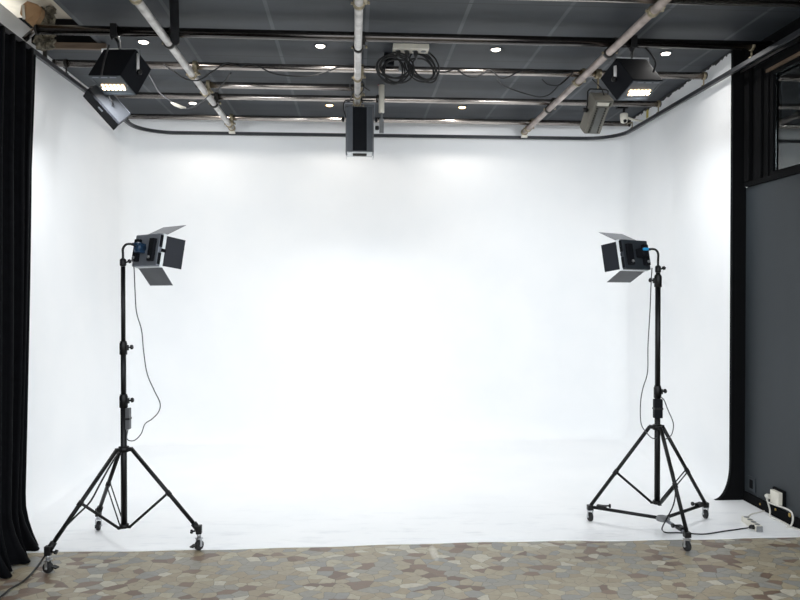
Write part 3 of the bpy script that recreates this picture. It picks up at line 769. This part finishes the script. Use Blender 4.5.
def light_stand(name, label, c, zb, zcol, zj1, zj2, ztop, ends, ze, rl, ru, brace_t, casters, kdir):
    t = thing(name, label, 'light stand', (c[0], c[1], 0), group='black light stands on the white floor')
    cx, cy = c
    part('lower_pole', M_blackm, t, lambda bm: tube(bm, [(cx, cy, zb), (cx, cy, zj2)], rl, 16))
    part('middle_pole', M_blackm, t, lambda bm: tube(bm, [(cx, cy, zj2 - .02), (cx, cy, zj1)], ru + .0025, 16))
    part('upper_pole', M_blackm, t, lambda bm: tube(bm, [(cx, cy, zj1 - .02), (cx, cy, ztop)], ru, 16))
    for z, rr in ((zj2, rl), (zj1, ru + .003)):
        if zj1 > 1.5 and z == zj1: kdir = -1
        k = part('joint_collar', M_blackm, t, lambda bm: (lathe(bm, [(rr + .001, -.045), (rr + .006, -.043), (rr + .006, .02), (rr + .002, .03), (rr + .002, .034)], T(cx, cy, z), 18),
                                                          box(bm, cx + (rr if kdir > 0 else -rr - .014), cx + (rr + .014 if kdir > 0 else -rr), cy - .01, cy + .01, z - .02, z + .012, .002)))
        kk = part('knob', M_blackm, k, lambda bm: (lathe(bm, [(.005, 0), (.005, .014), (.014, .016), (.014, .026), (.01, .03)], axisM((cx + kdir * (rr + .01), cy, z - .004), (kdir, 0, .15)), 10),
                                                    box(bm, -.02, .02, -.004, .004, .016, .026, .001, axisM((cx + kdir * (rr + .01), cy, z - .004), (kdir, 0, .15)))))
    part('leg_bracket', M_blackm, t, lambda bm: (lathe(bm, [(rl + .001, -.018), (rl + .012, -.016), (rl + .012, .014), (rl + .001, .018)], T(cx, cy, zcol), 18),
         [box(bm, 0, .05, -.012, .012, -.012, .01, .003, T(cx, cy, zcol) @ Matrix.Rotation(math.atan2(y - cy, x - cx), 4, 'Z')) for x, y in ends]))
    part('brace_ring', M_blackm, t, lambda bm: (lathe(bm, [(rl + .001, -.012), (rl + .009, -.01), (rl + .009, .01), (rl + .001, .012)], T(cx, cy, zb + .012), 18),
         [box(bm, 0, .04, -.01, .01, -.008, .006, .002, T(cx, cy, zb + .008) @ Matrix.Rotation(math.atan2(y - cy, x - cx), 4, 'Z')) for x, y in ends]))
    for i, (x, y) in enumerate(ends):
        d = V((x - cx, y - cy, 0)); L = d.length; d.normalize()
        a_ = V((cx, cy, zcol)) + d * .045; e_ = V((x, y, ze)) - d * .005
        lg = part('leg', M_blackm, t, lambda bm: tube(bm, [a_, e_], .0115, 12))
        part('leg_collar', M_blackm, lg, lambda bm: tube(bm, [a_.lerp(e_, brace_t - .02), a_.lerp(e_, brace_t + .03)], .0145, 12))
        if casters: part('leg_socket', M_blackm, lg, lambda bm: (tube(bm, [a_.lerp(e_, .93), e_ + V((0, 0, -.004))], .018, 12), box(bm, x - .016, x + .016, y - .016, y + .016, ze - .03, ze + .02, .005)))
        bs = a_.lerp(e_, brace_t); be = V((cx, cy, zb + .008)) + d * .035
        if i == 2:       # rear leg: twin thin rods
            s = d.cross(V((0, 0, 1))) * .012
            [part('brace', M_blackm, t, lambda bm: tube(bm, [bs + s * q, be + s * q], .004, 8)) for q in (1, -1)]
        else: part('brace', M_blackm, t, lambda bm: tube(bm, [bs, be], .008, 10))
        if casters:
            cs = caster(t, x, y, ze - .02, yaw=(1.25, -.6, .2)[i])
            kd = V((1, 0, -.1)) if i == 0 else V((-1, 0, -.15))
            if i < 2: part('knob', M_blackm, cs, lambda bm: (lathe(bm, [(.005, 0), (.005, .02), (.012, .022), (.012, .032)], axisM(V((x, y, ze - .01)) + kd * .015, kd), 10), box(bm, -.02, .02, -.004, .004, .022, .032, .001, axisM(V((x, y, ze - .01)) + kd * .015, kd))))
    return t

LC = (-1.36, 4.26)
zz = lambda px, py, Y: P(px, py, Y=Y).z
cxl = P(123.6, 400, Y=LC[1]).x; LC = (cxl, LC[1])
light_stand('light_stand', 'tall black light stand on casters at the left, bearing a blue-backed LED panel', LC, zz(120, 528, LC[1]) , zz(123, 449, LC[1]), zz(124, 347, LC[1]), zz(123, 400, LC[1]),
            zz(125, 259, LC[1]) - .043, [(-1.631, 3.94), (-.90, 4.235), (-1.60, 4.61)], .125, .0175, .0125, .55, True, 1)
RC = (1.925, 4.41); RC = (P(657.5, 400, Y=RC[1]).x, RC[1])
light_stand('light_stand', 'tall black light stand at the right, standing on a wheeled dolly', RC, zz(657, 504, RC[1]), zz(657, 427, RC[1]), zz(657, 280, RC[1]) , zz(657, 391, RC[1]),
            zz(657, 266, RC[1]) - .043, [(1.926, 4.046), (1.536, 4.589), (2.312, 4.599)], .113, .0175, .014, .57, False, 1)

# dolly under the right stand
t = thing('wheeled_dolly', 'three armed black wheeled dolly under the right light stand', 'dolly', (1.93, 4.36, 0))
hub = P(663, 514, Y=4.33); hub.z = .098
part('hub', M_gplast, t, lambda bm: lathe(bm, [(.02, -.014), (.04, -.012), (.042, .0), (.036, .012), (.015, .016)], T(hub), 20))
for i, (x, y) in enumerate([(1.924, 4.04), (1.535, 4.59), (2.314, 4.60)]):
    e_ = V((x, y, .1)); d = (e_ - hub).normalized()
    lg = part('arm', M_blackm if i else M_panelg, t, lambda bm: tube(bm, [hub + d * .03, e_ - d * .015], .0105, 10))
    part('arm_end', M_blackm, lg, lambda bm: box(bm, -.018, .018, -.018, .018, -.02, .012, .004, T(e_)))
    k = e_ - d * .075 + V((0, 0, .0))
    part('foot_rest', M_blackm, lg, lambda bm: (box(bm, -.03, .03, -.016, .016, .0, .022, .003, T(k) @ Matrix.Rotation(math.atan2(d.y, d.x), 4, 'Z')),))
    side = V((1 if i != 2 else -1, -.2, 0)).normalized() if i else V((-1, -.1, .1)).normalized()
    k2 = e_ - d * .08 + V((0, 0, .02))
    part('knob', M_blackm, lg, lambda bm: (lathe(bm, [(.005, 0), (.005, .04), (.013, .042), (.013, .052)], axisM(k2, side), 10)))
    caster(t, x, y, .085, yaw=(.15, .1, -.1)[i], brake=False)

# ------------------------------------------------------------------ LED panels with barn doors
def led_panel(label, loc, yaw, tilt, w, h, m_back, hubm, knobm, pole, lx, angs, side):
    rot = (R(tilt), 0, R(yaw))
    t = thing('led_panel', label, 'studio light', loc, rot, group='LED panels with barn doors on the light stands')
    d = .022
    part('panel_body', m_back, t, lambda bm: box(bm, -w / 2, w / 2, -d / 2, d / 2, -h / 2, h / 2, .005), False)
    part('diffuser', M_diff, t, lambda bm: box(bm, -w / 2 + .012, w / 2 - .012, d / 2 + .006, d / 2 + .012, -h / 2 + .012, h / 2 - .012), False)
    fo = .022
    part('front_frame', M_diff, t, lambda bm: (box(bm, -w / 2 - .003, -w / 2 + .01, d / 2 + .001, d / 2 + fo, -h / 2 - .003, h / 2 + .003, .002), box(bm, w / 2 - .01, w / 2 + .003, d / 2 + .001, d / 2 + fo, -h / 2 - .003, h / 2 + .003, .002),
                                               box(bm, -w / 2 + .01, w / 2 - .01, d / 2 + .001, d / 2 + fo, h / 2 - .008, h / 2 + .003, .002), box(bm, -w / 2 + .01, w / 2 - .01, d / 2 + .001, d / 2 + fo, -h / 2 - .003, -h / 2 + .008, .002)), False)
    for s, a_, b_ in [(s, a_, b_) for s in (-1, 1) for a_, b_ in ((-h * .44, -h * .09), (h * .09, h * .46))]: part('side_slot', M_blackbox, t, lambda bm: box(bm, s * (w / 2 + .0005) - .0015, s * (w / 2 + .0005) + .0015, -d / 2 + .003, d / 2, a_, b_, 0), False)
    for s in (-1, 1): part('latch', M_blackbox, t, lambda bm: box(bm, s * w / 2 - .002, s * w / 2 + .006, d / 2 - .002, d / 2 + fo + .004, -.01, .01, .002), False)
    # back: battery boxes, hub, dials
    for s in (-1, 1):
        cb = part('control_box', M_blackbox, t, lambda bm: box(bm, s * w * .31 - w * .095, s * w * .31 + w * .095, -d / 2 - .022, -d / 2 - .0005, -h * .36, h * .34, .004), False)
        part('dial', M_gplast, cb, lambda bm: lathe(bm, [(.009, 0), (.009, .008), (.007, .01)], axisM((s * w * .31, -d / 2 - .022, -h * .25), (0, -1, 0)), 12), False)
    part('mounting_hub', hubm, t, lambda bm: (lathe(bm, [(.024, 0), (.024, .02), (.03, .026), (.03, .048), (.02, .054)], axisM((lx, -d / 2 - .0005, .01), (0, -1, 0)), 18),
                                              box(bm, lx - .04, lx + .02, -d / 2 - .04, -d / 2 - .001, -.02, .035, .004)), False)
    part('tilt_knob', knobm, t, lambda bm: box(bm, lx - .035, lx + .03, -d / 2 - .066, -d / 2 - .048, .014, .032, .007), False)
    # barn doors: hinge on front edge, opened outward by angle a from the facing direction
    y0 = d / 2 + fo
    def door(nm, axis, sgn, a_, ln, m):
        ca, sa = math.cos(R(a_)), math.sin(R(a_))
        if axis == 'z':
            Md = Matrix(((1, 0, 0, 0), (0, ca, -sgn * sa, y0), (0, sgn * sa, ca, sgn * (h / 2 + .001)), (0, 0, 0, 1)))
            wi, wo = w * .96, w * .93
        else:
            Md = Matrix(((0, sgn * sa, ca, sgn * (w / 2 + .001)), (0, ca, -sgn * sa, y0), (1, 0, 0, 0), (0, 0, 0, 1)))
            wi, wo = h * .93, h * .92
        def fn(bm):
            pr = [(-wi / 2, .002), (wi / 2, .002), (wo / 2, ln), (-wo / 2, ln)]
            lo = [bm.verts.new(Md @ V((x, y, -.001))) for x, y in pr]; hi = [bm.verts.new(Md @ V((x, y, .001))) for x, y in pr]
            bm.faces.new(lo); bm.faces.new(hi[::-1])
            for i in range(4):
                j = (i + 1) % 4; bm.faces.new((lo[i], lo[j], hi[j], hi[i]))
            tube(bm, [Md @ V((-wi / 2, 0, 0)), Md @ V((wi / 2, 0, 0))], .003, 8)
        part('barn_door', m, t, fn, False)
    door('top', 'z', 1, angs[0], .15, M_doorg); door('bottom', 'z', -1, angs[1], .128, M_doorg)
    door('right', 'x', 1, angs[2], .112, M_door); door('left', 'x', -1, angs[3], .1, M_door)
    hw = MW[t] @ V((lx, -d / 2 - .05, .01))
    px_, py_, pz = pole
    zt_ = hw.z + .012
    dr = V((hw.x - px_, hw.y - py_, 0)).normalized()
    part('yoke', M_blackm, t, lambda bm: tube(bm, smooth([V((px_, py_, pz - .01)), V((px_, py_, pz + .03)), V((px_, py_, zt_ - .025)), V((px_, py_, zt_)) + dr * .018, V((px_, py_, zt_ + .002)) + dr * .05, hw], 6), .0068, 10))
    part('spigot', M_blackm, t, lambda bm: lathe(bm, [(.0145, -.042), (.018, -.036), (.018, -.005), (.01, .004)], T(px_, py_, pz), 14))
    part('knob', M_blackm, t, lambda bm: (lathe(bm, [(.005, 0), (.005, .014), (.012, .016), (.012, .028)], axisM((px_ + side * .016, py_, pz - .02), (side, 0, .35)), 10), box(bm, -.02, .02, -.004, .004, .017, .028, .001, axisM((px_ + side * .016, py_, pz - .02), (side, 0, .35)))))
    return t
lp = P(147.5, 250.5, Y=4.30)
led_panel('grey-backed LED panel with open barn doors on the left light stand', lp, -42, -10, .25, .19, M_panelg, M_blue, M_blue,
          (LC[0], LC[1], zz(125, 259, LC[1])), -.022, (36, 44, 12, 30), 1)
rp = P(635, 255, Y=4.46)
led_panel('dark-backed LED panel with bright blue knob on the right light stand', rp, 33, -10, .262, .19, M_paneld, M_blackbox, M_lblue,
          (RC[0], RC[1], zz(657, 266, RC[1])), .035, (34, 24, 30, 12), 1)

# adapters and cables on the stands
def adapter(label, x0, x1, y0, y1, Y, m, dy):
    a_ = P(x0, y1, Y=Y); b_ = P(x1, y0, Y=Y)
    t = thing('power_adapter', label, 'power adapter', ((a_.x + b_.x) / 2, Y, a_.z), group='power adapters strapped to the light stands')
    part('case', m, t, lambda bm: box(bm, a_.x, b_.x, Y - dy, Y + dy, a_.z, b_.z, .004))
    part('strap', M_blackm, t, lambda bm: box(bm, a_.x - .002, b_.x + .002, Y - dy - .002, Y + dy + .002, (a_.z + b_.z) / 2 - .006, (a_.z + b_.z) / 2 + .006))
adapter('slim grey power adapter strapped to the left light stand', 126.2, 130.3, 408, 429, LC[1], mat('adapter_grey', (78, 79, 82)), .02)
adapter('chunky black power adapter strapped to the right light stand', 653.8, 661.8, 399, 418, RC[1] - .035, M_blackbox, .017)
def wire(label, pts, m=M_cableg, r=.0032, name='power_cable'):
    return single(name, label, 'cable', m, lambda bm: tube(bm, smooth(pts), r, 8))
YL_ = 4.24
wire('thin dark cable looping from the left LED panel down to its adapter', [P(132, 258, Y=4.28), P(134, 268, Y=YL_), P(135, 290, Y=YL_), P(136.5, 312, Y=YL_), P(141.5, 330, Y=YL_), P(143.5, 350, Y=YL_), P(147, 373, Y=YL_), P(154, 390, Y=YL_), P(160, 403, Y=YL_), P(158.5, 412, Y=YL_), P(152, 419, Y=YL_), P(145, 424, Y=YL_), P(141, 434, Y=YL_), P(134, 440.5, Y=YL_), P(127, 439, Y=YL_), P(128, 429, Y=4.25)])
wire('thin dark cable hanging from the right LED panel beside its pole', [P(652, 268, Y=4.43), P(651, 285, Y=4.38), P(650, 310, Y=4.38), P(648, 345, Y=4.38), P(647.5, 372, Y=4.38), P(643, 388, Y=4.38), P(640.5, 403, Y=4.38), P(641, 423, Y=4.38), P(646, 432, Y=4.38), P(652, 438, Y=4.38), P(657, 438, Y=4.38)])
wire('thin dark cable curving from the right stand adapter past its leg bracket', [P(660.5, 397, Y=4.385), P(664, 400, Y=4.38), P(668, 410, Y=4.38), P(673, 422, Y=4.38), P(673, 430, Y=4.38), P(670.5, 436, Y=4.38), P(664, 440, Y=4.38)])
fl = lambda px, py, r=.004: P(px, py, Z=.0062 + r)
wire('black power cable running from the right dolly over the white floor to the power strip',
     [P(663, 440, Y=4.36), P(668, 455, Y=4.3), P(674, 475, Y=4.26), P(675.5, 492, Y=4.24), P(673, 506, Y=4.24), P(666, 520, Y=4.27), fl(662, 529), fl(666, 532.5), fl(678, 532.6), fl(690, 533.5), fl(705, 534), fl(725, 531), fl(740, 529), fl(751, 527), V(fl(754, 526.6)) + V((0, 0, .018))], M_cable, .0042)
# left stand: cable down the leg, over the stone floor
g = lambda px, py: P(px, py, Z=.010)
wire('black cable running down the left stand leg and across the stone floor',
     [P(119, 452, Y=4.2), P(110, 466, Y=4.13), P(100, 484, Y=4.06), P(90, 502, Y=4.0), P(76, 516, Y=3.97), P(66, 526, Y=3.97), P(57, 535, Y=4.02), P(49, 549, Y=4.08), g(42, 560), g(32, 573), g(22, 582), g(10, 589), g(0, 597), g(-30, 615)], M_cable, .005)

# ------------------------------------------------------------------ power bits at the right wall
q0, q1 = fl(749.5, 524), fl(761, 532)
ps = thing('power_strip', 'white power strip lying on the floor by the dark wall', 'power strip', (q0 + q1) / 2 * 1.0, (0, 0, 0))
dd_ = (q1 - q0); dd_.z = 0; ang = math.atan2(dd_.y, dd_.x); Ms = T((q0.x + q1.x) / 2 + .0, (q0.y + q1.y) / 2 + .04, .0068) @ Matrix.Rotation(ang, 4, 'Z')
ln = dd_.length + .05
part('case', M_wplast, ps, lambda bm: box(bm, -ln / 2, ln / 2, -.02, .02, 0, .036, .005, Ms))
part('end_cap', M_gplast, ps, lambda bm: box(bm, ln / 2 + .0005, ln / 2 + .006, -.019, .019, .001, .035, .002, Ms))
for k in range(4):
    part('socket', M_gplast, ps, lambda bm: lathe(bm, [(.016, 0), (.016, .002), (.012, .0022)], Ms @ T(-ln / 2 + ln * (.14 + .24 * k), 0, .036), 16))
pk = Ms @ V((ln * .36, -.03, .024))
single('plug', 'black plug pushed into the floor power strip', 'plug', M_cable,
       lambda bm: tube(bm, [Ms @ V((ln * .36, -.0205, .02)), Ms @ V((ln * .36, -.045, .02)), fl(753.5, 526.7) + V((0, 0, .016))], [.014, .012, .005], 12))
Yw = P(775, 498, X=XR - .03)
t = thing('plug_adapter', 'chunky off-white plug adapter in the socket on the dark wall', 'adapter', (XR, Yw.y, Yw.z - .05))
ya, yb = P(779, 498, X=XR - .04).y, P(770.5, 498, X=XR - .04).y
zt2, zb2 = P(775, 491.5, X=XR - .045).z, P(775, 504.5, X=XR - .045).z
part('case', M_wplast, t, lambda bm: box(bm, XR - .044, XR - .0155, ya, yb, zb2, zt2, .006))
part('wall_plate', M_dtrim, t, lambda bm: box(bm, XR - .0152, XR - .0002, ya - .012, yb + .02, zb2 - .005, zt2 + .012, .002))
part('plug', M_wcord, t, lambda bm: lathe(bm, [(.016, 0), (.017, .02), (.009, .035)], axisM((XR - .045, yb, (zt2 + zb2) / 2 - .008), (-.3, 1, 0)), 14))
wire('off-white cord looping from the wall adapter to the floor power strip',
     [V((XR - .058, yb + .03, (zt2 + zb2) / 2 - .012)), P(770, 504, Y=4.73), fl(764, 511), fl(752, 514), fl(746.5, 518), Ms @ V((-ln / 2, 0, .02))], M_wcord, .0048)
wire('off-white cord in a loose loop against the skirting of the dark wall',
     [V((XR - .05, yb + .03, zb2 + .02))] + [V((XR - .032 - .012 * abs(math.sin(i)), q.y, max(q.z, .013))) for i, q in enumerate([P(x, y, X=XR - .03) for x, y in ((770, 509), (772, 518), (777, 525), (785, 528), (792, 526), (795, 519), (792, 512), (786, 508), (779, 505.5))])] + [V((XR - .05, yb + .01, zb2 - .006))], M_wcord, .0058)
wire('off-white cord leaving to the right along the foot of the dark wall', [fl(786, 527.4), fl(794, 528), fl(800, 530), fl(808, 534), V((2.76, 3.6, .006))], M_wcord, .0048)
s = P(752.5, 484, X=XR)
t = thing('wall_socket', 'blank dark painted socket plate low on the dark wall', 'socket', (XR, s.y, s.z))
part('plate', M_dwall, t, lambda bm: box(bm, XR - .009, XR - .0003, s.y - .045, s.y + .045, s.z - .05, s.z + .05, .003))
part('insert', M_dtrim, t, lambda bm: box(bm, XR - .0115, XR - .0092, s.y - .02, s.y + .02, s.z - .03, s.z + .03, .001))
for k, (x, y) in enumerate(((789.5, 515), (760, 504), (775.5, 509.5))):
    s = P(x, y, X=XR - .015)
    single('screw_cap', ['round brass cap on the skirting below the cord loop', 'small brass cap on the skirting left of the plug adapter', 'small brass cap on the skirting right below the plug adapter'][k], 'screw cap', M_brass,
           lambda bm: lathe(bm, [((.014, .008, .009)[k], 0), ((.012, .007, .008)[k], .003), (.004, .004)], axisM((XR - .0141, s.y, s.z), (-1, 0, 0)), 12), 'brass caps on the skirting')

# ------------------------------------------------------------------ light
w_ = bpy.data.worlds.new('world'); S.world = w_; w_.use_nodes = True
bg = w_.node_tree.nodes['Background']; bg.inputs[0].default_value = (.92, .965, 1.0, 1); bg.inputs[1].default_value = 2.0
S.view_settings.view_transform = 'Standard'; S.view_settings.look = 'None'; S.view_settings.gamma = 1
S.view_settings.use_curve_mapping = False
S.view_settings.exposure = .38
